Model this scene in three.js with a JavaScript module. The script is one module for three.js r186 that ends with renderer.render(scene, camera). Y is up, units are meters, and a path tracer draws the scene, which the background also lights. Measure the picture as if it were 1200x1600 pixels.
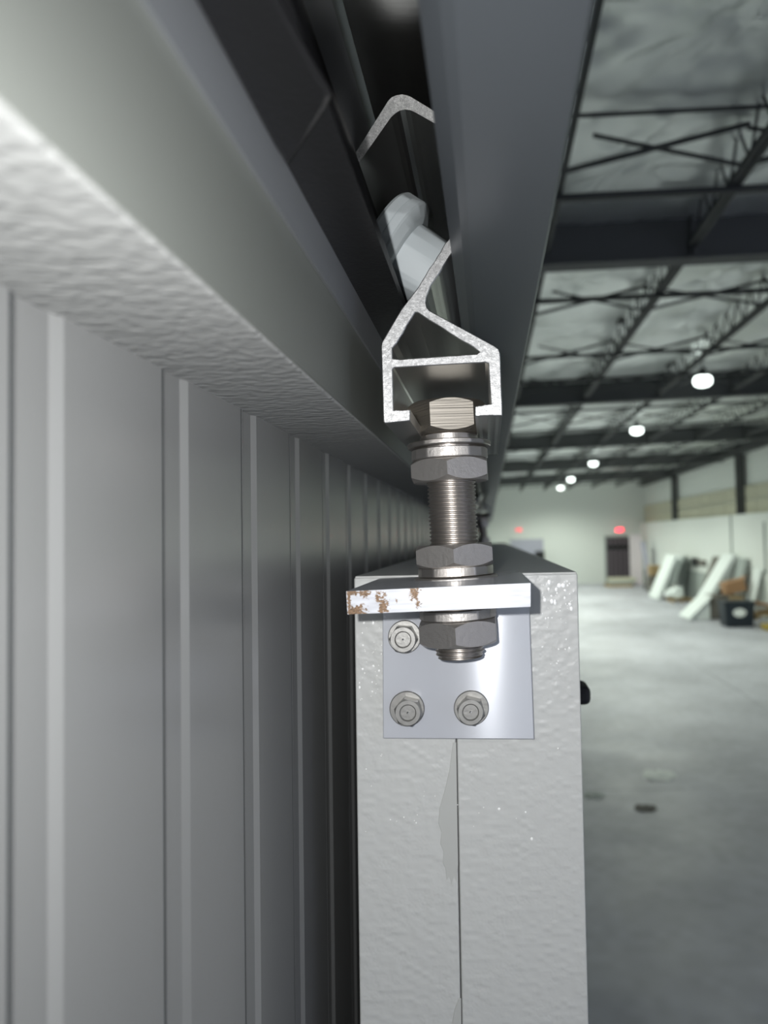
import * as THREE from 'three';
import { mergeGeometries, mergeVertices, toCreasedNormals } from 'three/addons/utils/BufferGeometryUtils.js';
import { RoundedBoxGeometry } from 'three/addons/geometries/RoundedBoxGeometry.js';
import { FontLoader } from 'three/addons/loaders/FontLoader.js';
import { TextGeometry } from 'three/addons/geometries/TextGeometry.js';

// ---------------------------------------------------------------- camera, light, exposure
const H = 2.98, FPX = 1100, CX = 763;              // eye height above the hall floor; focal length in pixels; vanishing column
const scene = new THREE.Scene();
scene.background = new THREE.Color().setRGB(1.35, 1.42, 1.7);   // overcast sky, seen only through the dock opening behind the camera
const camera = new THREE.PerspectiveCamera(2 * Math.atan(800 / FPX) * 180 / Math.PI, 0.75, 0.02, 120);
camera.position.set(0, H, 0);
camera.rotation.order = 'YXZ';
camera.rotation.set(0.0345, 0, -0.02);
camera.setViewOffset(1200, 1600, 600 - CX, 0, 1200, 1600);
camera.focus = 0.318; camera.userData.fStop = 8.5;
camera.updateMatrixWorld(true); scene.add(camera);
const renderer = new THREE.WebGLRenderer({ antialias: true });
renderer.toneMapping = THREE.LinearToneMapping;
renderer.toneMappingExposure = 1.0;
renderer.shadowMap.enabled = true; renderer.shadowMap.type = THREE.PCFSoftShadowMap;
const FLASH = 0.37, LAMP = 82;
// the phone's flash beside its lens
const flash = new THREE.SpotLight(0xfdfdfd, FLASH, 0, 1.35, 1, 2);
flash.position.set(-0.017, H + 0.013, 0.002); flash.target.position.set(0.05, H - 0.25, -1);
flash.castShadow = true; flash.shadow.radius = 0.12; scene.add(flash, flash.target);

// ---------------------------------------------------------------- helpers
let seed = 11; const rnd = () => (seed = (seed * 16807) % 2147483647) / 2147483647;
const used = {};
const numbered = n => { const k = used[n] = (used[n] ?? -1) + 1; return k ? `${n}_${String(k).padStart(3, '0')}` : n; };
function P(px, py, Z) {                             // pixel of the 1200x1600 frame -> point on the plane z = -Z
  const d = new THREE.Vector3((px - CX) / FPX, (800 - py) / FPX, -1).applyQuaternion(camera.quaternion);
  return d.multiplyScalar(-Z / d.z).add(camera.position);
}
function PY(px, py, Y) {                            // pixel -> point on the plane y = H + Y
  const d = new THREE.Vector3((px - CX) / FPX, (800 - py) / FPX, -1).applyQuaternion(camera.quaternion);
  return d.multiplyScalar(Y / d.y).add(camera.position);
}
const V = (x, y, z) => new THREE.Vector3(x, H + y, -z);   // x right, y above the lens, z ahead of it
function uvm(g) {                                   // uv in metres by the face's main axis
  if (g.index) g = g.toNonIndexed();
  const p = g.attributes.position, uv = new Float32Array(p.count * 2);
  const a = new THREE.Vector3(), b = new THREE.Vector3(), c = new THREE.Vector3(), n = new THREE.Vector3();
  for (let i = 0; i < p.count; i += 3) {
    a.fromBufferAttribute(p, i); b.fromBufferAttribute(p, i + 1); c.fromBufferAttribute(p, i + 2);
    n.copy(b).sub(a).cross(c.clone().sub(a));
    const x = Math.abs(n.x), y = Math.abs(n.y), z = Math.abs(n.z);
    [a, b, c].forEach((q, k) => {
      const o = (i + k) * 2;
      if (z >= x && z >= y) { uv[o] = q.x; uv[o + 1] = q.y; } else if (x >= y) { uv[o] = q.z; uv[o + 1] = q.y; } else { uv[o] = q.x; uv[o + 1] = q.z; }
    });
  }
  g.setAttribute('uv', new THREE.BufferAttribute(uv, 2)); return g;
}
function box(x0, x1, y0, y1, z0, z1, r = 0) {       // in V coordinates
  const w = Math.abs(x1 - x0), h = Math.abs(y1 - y0), d = Math.abs(z1 - z0);
  const g = r ? new RoundedBoxGeometry(w, h, d, 2, r) : new THREE.BoxGeometry(w, h, d);
  g.translate((x0 + x1) / 2, H + (y0 + y1) / 2, -(z0 + z1) / 2); return uvm(g);
}
const clean = g => { const q = g.index ? g.toNonIndexed() : g; for (const k of Object.keys(q.attributes)) if (!['position', 'normal', 'uv'].includes(k)) q.deleteAttribute(k); return q; };
const merge = list => mergeGeometries(list.map(clean));
function bar(a, b, w, h = w) {                      // box beam between two points
  const d = b.clone().sub(a), L = d.length(), g = new THREE.BoxGeometry(w, h, L);
  const m = new THREE.Matrix4().lookAt(b, a, new THREE.Vector3(0, 1, 0.001)); g.applyMatrix4(m);
  g.translate((a.x + b.x) / 2, (a.y + b.y) / 2, (a.z + b.z) / 2); return uvm(g);
}
function rod(a, b, r, n = 10) {
  const d = b.clone().sub(a), g = new THREE.CylinderGeometry(r, r, d.length(), n);
  g.applyQuaternion(new THREE.Quaternion().setFromUnitVectors(new THREE.Vector3(0, 1, 0), d.clone().normalize()));
  g.translate((a.x + b.x) / 2, (a.y + b.y) / 2, (a.z + b.z) / 2); return g;
}
function poly(pts, holes = []) {
  const s = new THREE.Shape(pts.map(p => new THREE.Vector2(p[0], p[1])));
  for (const h of holes) s.holes.push(new THREE.Path(h.map(p => new THREE.Vector2(p[0], p[1]))));
  return s;
}
function prism(pts, z0, z1, holes = [], bevel = 0) { // outline in V x,y swept from z0 to z1
  const g = new THREE.ExtrudeGeometry(poly(pts, holes), { depth: Math.abs(z1 - z0) - 2 * bevel, bevelEnabled: bevel > 0, bevelSize: bevel, bevelThickness: bevel, bevelOffset: -bevel, bevelSegments: 1, curveSegments: 6 });
  g.translate(0, H, -Math.max(z0, z1) + bevel); return g;
}
function strip(line, t) {                           // closed outline of a bent sheet of thickness t
  const L = [], R = [];
  line.forEach((p, i) => {
    const a = line[Math.max(0, i - 1)], b = line[Math.min(line.length - 1, i + 1)];
    const n = (u, v) => { const x = v[0] - u[0], y = v[1] - u[1], l = Math.hypot(x, y) || 1; return [-y / l, x / l]; };
    const n1 = i ? n(a, p) : n(p, b), n2 = i < line.length - 1 ? n(p, b) : n1;
    const mx = n1[0] + n2[0], my = n1[1] + n2[1], k = 2 / (mx * mx + my * my) * t / 2;
    L.push([p[0] + mx * k, p[1] + my * k]); R.unshift([p[0] - mx * k, p[1] - my * k]);
  });
  return [...L, ...R];
}
function setShadow(o) { o.castShadow = o.receiveShadow = true; return o; }
function thing(name, label, category, at, group, kind) {
  const o = new THREE.Group(); o.name = numbered(name); o.position.copy(at); scene.add(o);
  o.userData = { label, category }; if (group) o.userData.group = group; if (kind) o.userData.kind = kind;
  return o;
}
function structure(name, label, at = new THREE.Vector3()) {
  const o = new THREE.Group(); o.name = numbered(name); o.position.copy(at); scene.add(o); o.userData = { label, kind: 'structure' }; return o;
}
function part(t, name, g, m, label, kind) {         // g in world coordinates, t unturned and top-level
  const p = t.getWorldPosition(new THREE.Vector3());
  const o = setShadow(new THREE.Mesh(g.clone().translate(-p.x, -p.y, -p.z), m)); o.name = name;
  if (label) o.userData.label = label; if (kind) o.userData.kind = kind;
  t.add(o); return o;
}
function copy(o, name, label, move) {
  const c = o.clone(); c.name = numbered(name); c.userData = { ...o.userData, label }; c.position.add(move); scene.add(c); return c;
}

// ---------------------------------------------------------------- textures
function lattice(n, s) { let q = s; const a = new Float32Array(n * n); for (let i = 0; i < n * n; i++) { q = (q * 16807) % 2147483647; a[i] = q / 2147483647; } return a; }
function noise(n, s) {                              // periodic value noise with n cells over the tile
  const a = lattice(n, s);
  return (u, v) => {
    u *= n; v *= n; const i = Math.floor(u), j = Math.floor(v), f = u - i, g = v - j, sf = f * f * (3 - 2 * f), sg = g * g * (3 - 2 * g);
    const A = (x, y) => a[((x % n) + n) % n + (((y % n) + n) % n) * n];
    return (A(i, j) * (1 - sf) + A(i + 1, j) * sf) * (1 - sg) + (A(i, j + 1) * (1 - sf) + A(i + 1, j + 1) * sf) * sg;
  };
}
function noise2(nx, ny, s) {
  const n = Math.max(nx, ny), a = lattice(n, s);
  return (u, v) => {
    u *= nx; v *= ny; const i = Math.floor(u), j = Math.floor(v), f = u - i, g = v - j, sf = f * f * (3 - 2 * f), sg = g * g * (3 - 2 * g);
    const A = (x, y) => a[((x % nx) + nx) % nx + (((y % ny) + ny) % ny) * n];
    return (A(i, j) * (1 - sf) + A(i + 1, j) * sf) * (1 - sg) + (A(i, j + 1) * (1 - sf) + A(i + 1, j + 1) * sf) * sg;
  };
}
function tex(w, h, fn, tileX, tileY = tileX, srgb = false) {
  const d = new Uint8Array(w * h * 4);
  for (let y = 0; y < h; y++) for (let x = 0; x < w; x++) {
    let c = fn(x / w, y / h); if (typeof c === 'number') c = [c, c, c];
    for (let k = 0; k < 3; k++) d[(y * w + x) * 4 + k] = Math.max(0, Math.min(255, c[k] * 255)); d[(y * w + x) * 4 + 3] = 255;
  }
  const t = new THREE.DataTexture(d, w, h); t.wrapS = t.wrapT = THREE.RepeatWrapping; t.magFilter = THREE.LinearFilter; t.minFilter = THREE.LinearMipmapLinearFilter; t.generateMipmaps = true;
  t.repeat.set(1 / tileX, 1 / tileY); if (srgb) t.colorSpace = THREE.SRGBColorSpace; t.needsUpdate = true; return t;
}
const nA = noise(24, 5), nB = noise(48, 9), nC = noise(96, 17), nD = noise(6, 31), nE = noise(12, 77);
const wv = noise2(30, 46, 21), wv2 = noise2(52, 84, 22);
const stuccoTex = tex(512, 512, (u, v) => { const a = wv(u + 0.01 * nE(u, v), v), b = wv2(u, v); return 0.62 * a + 0.28 * b + 0.1 * nA(u, v); }, 0.085);
const peelTex = tex(512, 512, (u, v) => { const a = wv(u, v), b = nC(u, v); return Math.pow(a, 1.3) * 0.65 + 0.25 * b * nE(u, v) + 0.1 * nE(u, v); }, 0.11);
const mottle = tex(256, 256, (u, v) => 0.5 * nA(u, v) + 0.3 * nC(u, v) + 0.2 * nD(u, v), 0.03);
const cutTex = tex(256, 256, (u, v) => { const k = 0.69 + 0.28 * nC(u, v) * (0.5 + nA(u, v)); return [k, k, k * 1.01]; }, 0.02, 0.02, true);
const lineN = noise2(2, 200, 61), lineN2 = noise2(4, 90, 62);
const brushTex = tex(256, 512, (u, v) => 0.6 * lineN(u, v) + 0.4 * lineN2(u, v), 0.05, 0.03);
const lathN = noise2(3, 22, 63);
const concTex = tex(1024, 1024, (u, v) => {
  const k = 0.72 + 0.06 * (nD(u, v) - 0.5) + 0.06 * (nE(u, v) - 0.5) + 0.05 * (nA(u, v) - 0.5) + 0.05 * (nC(u, v) - 0.5);
  return [k * 0.985, k * 0.99, k * 1.03];
}, 9, 9, true);
const concRough = tex(512, 512, (u, v) => 0.46 + 0.1 * nE(v, u) + 0.06 * nA(u, v), 6);

// ---------------------------------------------------------------- materials
const std = o => new THREE.MeshStandardMaterial(o), phy = o => new THREE.MeshPhysicalMaterial(o);
const hex = h => new THREE.Color(h);
const M = {
  wall: std({ color: hex(0x7d7e7d), roughness: 0.25, bumpMap: mottle, bumpScale: 0.00002 }),
  stucco: std({ color: hex(0x929391), roughness: 0.5, bumpMap: stuccoTex, bumpScale: 0.00055 }),
  fascia: std({ color: hex(0x737671), roughness: 0.5 }),
  door: std({ color: hex(0xb9bab7), roughness: 0.42, bumpMap: peelTex, bumpScale: 0.00048 }),
  grooveShade: std({ color: hex(0x3c3e3f), roughness: 0.7 }),  // shade of the rib grooves, put in as a dark colour
  core: std({ color: hex(0x5a5b5a), roughness: 0.9 }),
  sealant: std({ color: hex(0xaeafab), roughness: 0.3 }),
  speck: std({ color: hex(0xf4f4f2), roughness: 0.25 }),
  cut: std({ color: hex(0xd2d2cf), map: cutTex, metalness: 0.55, roughness: 0.5, bumpMap: mottle, bumpScale: 0.00012 }),
  alu: std({ color: new THREE.Color(0.62, 0.62, 0.6), metalness: 1, roughness: 0.3, bumpMap: brushTex, bumpScale: 0.00003 }),
  trackGrey: std({ color: new THREE.Color(0.1, 0.111, 0.122), metalness: 0.45, roughness: 0.38 }),
  flange: std({ color: new THREE.Color(0.3, 0.315, 0.33), metalness: 0.4, roughness: 0.4 }),
  black: std({ color: new THREE.Color(0.012, 0.012, 0.013), metalness: 0.2, roughness: 0.32, bumpMap: mottle, bumpScale: 0.0001 }),
  stainless: std({ color: new THREE.Color(0.5, 0.47, 0.44), metalness: 1, roughness: 0.36, bumpMap: mottle, bumpScale: 0.00005 }),
  nut: std({ color: new THREE.Color(0.44, 0.42, 0.4), metalness: 1, roughness: 0.5, bumpMap: mottle, bumpScale: 0.0001 }),
  head: std({ color: new THREE.Color(0.27, 0.25, 0.22), metalness: 1, roughness: 0.52, bumpMap: tex(64, 256, (u, v) => lathN(u, v), 0.05, 0.012), bumpScale: 0.00012 }),
  nylon: std({ color: hex(0xb9c0c2), roughness: 0.5 }),
  bracket: phy({ color: new THREE.Color(0.52, 0.535, 0.57), metalness: 0.2, roughness: 0.17, anisotropy: 1, anisotropyRotation: Math.PI / 2 }),
  zinc: std({ color: new THREE.Color(0.3, 0.295, 0.28), metalness: 0.9, roughness: 0.45, bumpMap: mottle, bumpScale: 0.00006 }),
  steel: std({ color: new THREE.Color(0.05, 0.053, 0.054), roughness: 0.6 }),
  girder: std({ color: new THREE.Color(0.09, 0.094, 0.096), roughness: 0.6 }),
  blanket: std({ color: hex(0xeef2f0), metalness: 0.75, roughness: 0.4 }),
  white: std({ color: hex(0xe2e6e2), roughness: 0.6 }),
  cream: std({ color: hex(0xc9c7b2), roughness: 0.75 }),
  concrete: std({ color: hex(0xffffff), map: concTex, roughness: 1, roughnessMap: concRough }),
  dark: std({ color: hex(0x17181b), roughness: 0.6 }),
  mauve: std({ color: hex(0x6a6068), roughness: 0.5 }),
  lavender: std({ color: hex(0xb4b4c4), roughness: 0.6 }),
  pinkWhite: std({ color: hex(0xe9dfe4), roughness: 0.6 }),
  foam: std({ color: hex(0xe4eae8), roughness: 0.7 }),
  greyPanel: std({ color: hex(0x9ca3a0), roughness: 0.6 }),
  taupe: std({ color: hex(0x6b6862), roughness: 0.8 }),
  card: std({ color: hex(0xa5805f), roughness: 0.85 }),
  wood: std({ color: hex(0xa58f6a), roughness: 0.85 }),
  yellow: std({ color: hex(0xb59f4c), roughness: 0.8 }),
  navy: std({ color: hex(0x13202a), roughness: 0.5 }),
  ballast: std({ color: hex(0x3a3c3e), roughness: 0.5 }),
};

// ================================================================ the hall: floor, ceiling, walls
const XR = 9.18, ZF = 42.6, ZB = -4;                 // right wall, far wall, wall behind the camera
const YC = x => 3.02 + 0.03 * x;                     // roof slopes up to the right
{
  const f = structure('floor', 'long grey polished concrete hall floor');
  // concrete slabs with saw-cut joints between them
  const zs = [ZB, 2, 8.3, 14.6, 20.9, 27.2, 33.5, 38, ZF], xs = [-0.6, 4.6, 10.2];
  for (let i = 0; i < zs.length - 1; i++) for (let j = 0; j < xs.length - 1; j++)
    part(f, 'concrete_slab', box(xs[j] + 0.004, xs[j + 1] - 0.004, -H - 0.15, -H, zs[i] + 0.004, zs[i + 1] - 0.004), M.concrete);
  part(f, 'subfloor', box(-0.6, 10.2, -H - 0.3, -H - 0.15, ZB, ZF), M.core);
}
{
  // sagging white insulation blanket, pinned at points from which folds run out
  const pins = [];
  for (let i = 0; i < 9; i++) for (let j = 0; j < 34; j++) pins.push([-0.3 + i * 1.42 + (rnd() - 0.5) * 0.5 + (j % 2) * 0.6, -3 + j * 1.42 + (rnd() - 0.5) * 0.45, Math.floor(8 + rnd() * 7), rnd() * 6.28, 0.6 + rnd() * 0.6]);
  const n1 = noise(40, 3), n2 = noise(110, 4);
  const hgt = (x, z) => {
    let best = 9, bp = null; for (const p of pins) { const d = Math.hypot(x - p[0], z - p[1]); if (d < best) { best = d; bp = p; } }
    const th = Math.atan2(z - bp[1], x - bp[0]), w = Math.exp(-best / 0.4) * Math.min(1, best / 0.08);
    const folds = (Math.cos(bp[2] * th + bp[3]) * 0.5 + Math.cos((bp[2] * 2 + 3) * th + bp[3] * 2) * 0.3) * w * 0.036 * bp[4];
    const sag = -0.1 * (1 - Math.exp(-best / 0.55));
    return sag + folds + 0.05 * (n1(x / 20, z / 20) - 0.5) + 0.022 * (n2(x / 16, z / 16) - 0.5);
  };
  const sheet = (z0, z1, step) => {
    const nx = Math.round(10.6 / step), nz = Math.round((z1 - z0) / step), g = new THREE.PlaneGeometry(10.6, 1, nx, nz), p = g.attributes.position;
    for (let j = 0; j <= nz; j++) for (let i = 0; i <= nx; i++) { const x = -0.6 + 10.6 * i / nx, z = z0 + (z1 - z0) * j / nz; p.setXYZ(j * (nx + 1) + i, x, H + YC(x) - 0.02 + hgt(x, z), -z); }
    g.computeVertexNormals(); return g;
  };
  const c = structure('ceiling', 'sagging white insulation blanket under the roof deck');
  part(c, 'insulation_blanket', sheet(2.4, 12, 0.045), M.blanket);
  part(c, 'insulation_blanket', sheet(12, ZF, 0.12), M.blanket);
  part(c, 'insulation_blanket', sheet(ZB, 2.4, 0.2), M.blanket);
  const deck = box(-0.6, 10.2, 3.5, 3.6, ZB, ZF); part(c, 'roof_deck', deck, M.girder);
}
{
  const w = structure('wall_far', 'white end wall of the hall with two doors');
  part(w, 'wall_sheet', box(-0.6, 10.2, -H, 3.5, ZF, ZF + 0.2), M.white);
  const b = structure('wall_behind', 'white wall behind the camera');
  part(b, 'wall_sheet', box(-0.6, 4.2, -H, 3.5, ZB - 0.2, ZB), M.white); part(b, 'wall_sheet', box(4.2, 8.8, -H + 4.3, 3.5, ZB - 0.2, ZB), M.white); part(b, 'wall_sheet', box(8.8, 10.2, -H, 3.5, ZB - 0.2, ZB), M.white);
  const ap = structure('ground', 'concrete apron outside the open dock doorway'); part(ap, 'apron_slab', box(-12, 24, -H - 0.3, -H - 0.02, ZB - 25, ZB), M.concrete);
  const r = structure('wall_right', 'white right wall of the hall with a band of cream insulation panels');
  part(r, 'lower_wall', box(XR, XR + 0.7, -H, 0.62, ZB, ZF), M.white);
  part(r, 'upper_wall', box(XR + 0.35, XR + 0.7, 0.62, 3.6, ZB, ZF), M.white);
  for (let z = 15.2; z < ZF - 0.3; z += 1.62) for (const [y0, y1] of [[0.64, 1.13], [1.17, 1.66]])
    part(r, 'panel', box(XR + 0.27, XR + 0.35, y0, y1, z, z + 1.56, 0.02), M.cream);
  const l = structure('wall_back_left', 'plain white wall beyond the cold room');
  part(l, 'wall_sheet', box(-0.35, -0.1, -H, 3.4, 6.5, ZF), M.white);
}

// ================================================================ the ribbed cold room wall, header trim
const XW = -0.0968, X2 = -0.0565, Y1 = 0.0523, YB = 0.105, ZEND = 5.0;
{
  const w = structure('wall_left', 'glossy light grey ribbed metal cold room wall');
  const S = 0.067, z0 = 0.1418, n0 = -4;
  const profile = (n) => {                          // n ribs as one sheet, seen from above: [x, z]
    const o = []; for (let k = 0; k < n; k++) { const z = k * S; o.push([0, z + 0.0016], [-0.0012, z + 0.003], [-0.0012, z + 0.0148], [0, z + 0.0186], [0, z + S]); }
    o.push([-0.004, n * S], [-0.004, 0.0016]); return o;
  };
  const sheet = n => { const g = new THREE.ExtrudeGeometry(poly(profile(n).map(([x, z]) => [x, z])), { depth: H + Y1 + 0.012, bevelEnabled: false }); g.rotateX(-Math.PI / 2); return g; };
  const one = uvm(sheet(1));
  for (let k = n0; k < 26; k++) { const g = one.clone().translate(XW, 0, -(z0 + k * S)); part(w, 'panel', g, M.wall); }
  const grooveShade = box(XW - 0.0034, XW - 0.0001, -H, Y1 + 0.004, 0.0001, 0.0017);  // dark strip added at each rib to draw the groove's shade line
  for (let k = n0 + 1; k < 27; k++) part(w, 'groove_shade', grooveShade.clone().translate(0, 0, -(z0 + k * S)), M.grooveShade);
  const rest = uvm(sheet(72)).translate(XW, 0, -(z0 + 26 * S)); part(w, 'panel_run', rest, M.wall, undefined, 'stuff');
  part(w, 'wall_core', box(XW - 0.1, XW - 0.0035, -H, 0.42, -1.2, 6.5), M.core); part(w, 'upper_wall', box(XW - 0.1, XW - 0.0035, 0.42, 3.3, -1.2, 6.5), M.white);
  const t = structure('trim_1', 'white embossed metal header over the ribbed wall');
  part(t, 'soffit', box(XW - 0.02, X2 - 0.0004, Y1, Y1 + 0.004, -0.6, 6.5, 0.0015), M.stucco);
  part(t, 'fascia', box(X2 - 0.002, X2, Y1 + 0.0006, 0.42, -0.6, 6.5), M.fascia);
  part(t, 'header_core', box(XW - 0.02, X2 - 0.002, Y1 + 0.004, 0.42, -0.6, 6.5), M.core);
}

// ================================================================ the door track
const IN = V(0, 0, 0);
{
  const t = thing('door_track', 'grey metal sliding door track cover running along the header into the hall', 'track', V(X2, 0.2, 0));
  const Z0 = -0.16;
  part(t, 'left_flange', prism([[X2, 0.0905], [X2 + 0.0018, 0.0892], [X2 + 0.0022, 0.104], [X2 + 0.0022, 0.2], [X2, 0.2]], Z0, ZEND), M.flange);
  part(t, 'left_lip', prism(strip([[X2 + 0.0034, 0.16], [X2 + 0.0034, 0.1058], [-0.0375, 0.1058], [-0.0372, 0.1085]], 0.0022), Z0, ZEND), M.black, 'black bottom lip of the track');
  part(t, 'right_lip', prism(strip([[0.0226, 0.213], [0.0226, 0.1066], [0.022, 0.106], [-0.0045, 0.106], [-0.0072, 0.1072], [-0.0116, 0.111], [-0.0118, 0.118]], 0.0016), Z0, ZEND), M.trackGrey);
  part(t, 'top_plate', box(X2 + 0.003, 0.0234, 0.2125, 0.2155, -0.2, ZEND), M.alu);
  part(t, 'inner_rib', prism(strip([[-0.0505, 0.2125], [-0.0505, 0.196], [-0.043, 0.19]], 0.002), Z0, 0.24), M.alu);
  const s = thing('steel_strap', 'black steel strap with a cut corner under the track, nearest the lens', 'strap', PY(420, 150, YB - 0.0006));
  const o = [[150, -300], [255, -300], [440, 0], [485, 84], [512, 130], [518, 142], [512, 158], [450, 252], [432, 226]].map(([x, y]) => { const p = PY(x, y, 0.1043); return [p.x, p.z]; });
  const g = new THREE.ExtrudeGeometry(poly(o), { depth: 0.0012, bevelEnabled: true, bevelSize: 0.0014, bevelThickness: 0.0005, bevelSegments: 1, bevelOffset: -0.0014 });
  g.rotateX(Math.PI / 2); g.translate(0, H + 0.1047, 0); part(s, 'strap_plate', g, M.black);
}
const px2 = (list, Z) => list.map(([x, y]) => { const p = P(x, y, Z); return [p.x, p.y - H]; });
{
  // roof-shaped aluminium rail the roller runs in
  const t = thing('guide_rail', 'aluminium guide rail inside the track with a roof-shaped sawn end', 'rail', P(625, 160, 0.3));
  const o = px2([[512, 322], [553, 243], [607, 157], [612, 152], [619, 149], [628, 147.5], [636, 149], [642, 151.5], [692, 182], [745, 214], [745, 233], [692, 200], [648, 175], [641, 172], [633, 171], [625, 172.5], [619, 176], [611, 183], [557, 260], [526, 316]], 0.3);
  part(t, 'rail_profile', prism(o, 0.3, ZEND - 0.2), [M.cut, M.alu]);
}

// ================================================================ hanger carriage, roller
const ZC = 0.28, ZR = 0.335;
const carriage = thing('hanger_carriage', 'aluminium house-shaped hanger profile with a sawn end, holding the near hanger bolt', 'hanger profile', P(695, 600, ZC));
{
  const jag = (a, b, n, s) => { const r = []; for (let i = 1; i < n; i++) { const t = i / n; r.push([a[0] + (b[0] - a[0]) * t + (rnd() - 0.5) * s, a[1] + (b[1] - a[1]) * t + (rnd() - 0.5) * s]); } return r; };
  const outer = [[599, 659], [601.5, 661.5], [641, 657.5], [641, 640], ...jag([641, 640], [615, 641], 5, 1), [615, 641], [613.5, 577], [616, 574.5], [758, 566.3], [763, 568], [767, 631], ...jag([767, 631], [742, 635], 5, 1), [742, 635], [742, 650.5], ...jag([742, 650.5], [785, 649.5], 9, 1.3), [785, 649.5],
    ...jag([785, 649.5], [781.5, 552], 12, 0.8), [781.5, 552], [779, 545], [772, 540], [671, 485], [667, 480], [665.5, 472], [667, 463], [673, 447], ...jag([673, 447], [714, 383], 10, 1.4), [714, 383], [730, 358], [736, 330], [722, 326], [708, 361], ...jag([708, 361], [650, 453], 14, 1.4), [650, 453], [627, 483], [597, 534], [595.5, 540]];
  const hole = [[649, 488], [653, 488.5], [664, 496], ...jag([664, 496], [708, 524], 6, 1.4), [708, 524], ...jag([708, 524], [746, 546], 5, 1.2), [749, 550], [745, 553], ...jag([745, 553], [616, 562], 12, 0.7), [613.5, 560], [613, 544], [620, 536], ...jag([620, 536], [646, 491], 6, 1.2)];
  const o = px2(outer, ZC), h = px2(hole, ZC);
  part(carriage, 'profile_body', prism(o, ZC, ZC + 0.135, [h], 0.00035), [M.cut, M.alu]);
}
const roller = (() => {
  const base = P(680, 432, 0.345), t = thing('track_roller', 'white nylon roller on the hanger profile, under the guide rail', 'roller', base);
  const lathe = pts => { const g = new THREE.LatheGeometry(pts.map(([r, u]) => new THREE.Vector2(r, u)), 64); g.applyQuaternion(new THREE.Quaternion().setFromUnitVectors(new THREE.Vector3(0, 1, 0), new THREE.Vector3(-0.83, 0.55, 0.06).normalize())); return toCreasedNormals(g, 0.6).translate(base.x, base.y, base.z); };
  part(t, 'roller_body', lathe([[0.002, 0], [0.0172, 0], [0.0178, 0.0175], [0.002, 0.0175]]), M.nylon);
  part(t, 'roller_flange', lathe([[0.002, 0.017], [0.0185, 0.017], [0.0215, 0.0178], [0.0262, 0.0205], [0.0268, 0.0215], [0.0266, 0.0252], [0.0262, 0.0254], [0.0266, 0.0256], [0.0266, 0.0298], [0.0256, 0.0312], [0.021, 0.032], [0.002, 0.032]]), M.nylon);
  part(t, 'axle', lathe([[0.0001, -0.004], [0.006, -0.004], [0.006, 0.0345], [0.0001, 0.0345]]), M.stainless);
  return t;
})();

// ================================================================ hanger bolt with its nuts and washers
const axTop = P(700, 660, ZR), axBot = P(719.5, 1030, ZR);
const axis = axTop.clone().sub(axBot).normalize(), axQ = new THREE.Quaternion().setFromUnitVectors(new THREE.Vector3(0, 1, 0), axis);
const onAxis = py => { let lo = 0, hi = 1; const a = P(650, py, ZR), k = (a.y - axBot.y) / axis.y; return axBot.clone().addScaledVector(axis, k); };
const yPx = (py, front) => { const a = P(705, py, front); const k = (a.y - axBot.y) / axis.y; return k; };   // distance along the axis
const at = k => axBot.clone().addScaledVector(axis, k);
function hexNut(af, h, hole, turn, bothEnds = true) {
  const N = 96, a = af / 2, rc = a * 0.99, rings = [[], [], [], [], [], []];
  for (let i = 0; i <= N; i++) {
    const th = i / N * Math.PI * 2, m = ((th % (Math.PI / 3)) + Math.PI / 3) % (Math.PI / 3), r = a / Math.cos(m - Math.PI / 6), ch = Math.max(0, r - rc) * 0.75;
    const c = Math.cos(th + turn), s = Math.sin(th + turn), put = (k, q, y) => rings[k].push(new THREE.Vector3(c * q, y, s * q));
    put(0, hole, h / 2); put(1, rc, h / 2); put(2, r, h / 2 - ch); put(3, r, -h / 2 + (bothEnds ? ch : 0)); put(4, bothEnds ? rc : r, -h / 2); put(5, hole, -h / 2);
  }
  const v = [], quad = (p, q, r2, s) => v.push(p, q, r2, p, r2, s);
  for (let k = 0; k < 6; k++) { const A = rings[k], B = rings[(k + 1) % 6]; for (let i = 0; i < N; i++) quad(A[i], A[i + 1], B[i + 1], B[i]); }
  const g = new THREE.BufferGeometry().setFromPoints(v); g.computeVertexNormals(); return toCreasedNormals(uvm(g), 0.5);
}
function ring(ro, ri, h, ch = 0.0004) {
  const p = [[ri, -h / 2], [ro - ch, -h / 2], [ro, -h / 2 + ch], [ro, h / 2 - ch], [ro - ch, h / 2], [ri, h / 2], [ri, -h / 2]];
  return uvm(toCreasedNormals(new THREE.LatheGeometry(p.map(([r, y]) => new THREE.Vector2(r, y)), 72), 0.4));
}
const put = (g, k) => { const p = at(k); return g.clone().applyQuaternion(axQ).translate(p.x, p.y, p.z); };
const RODR = 0.0116;
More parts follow.
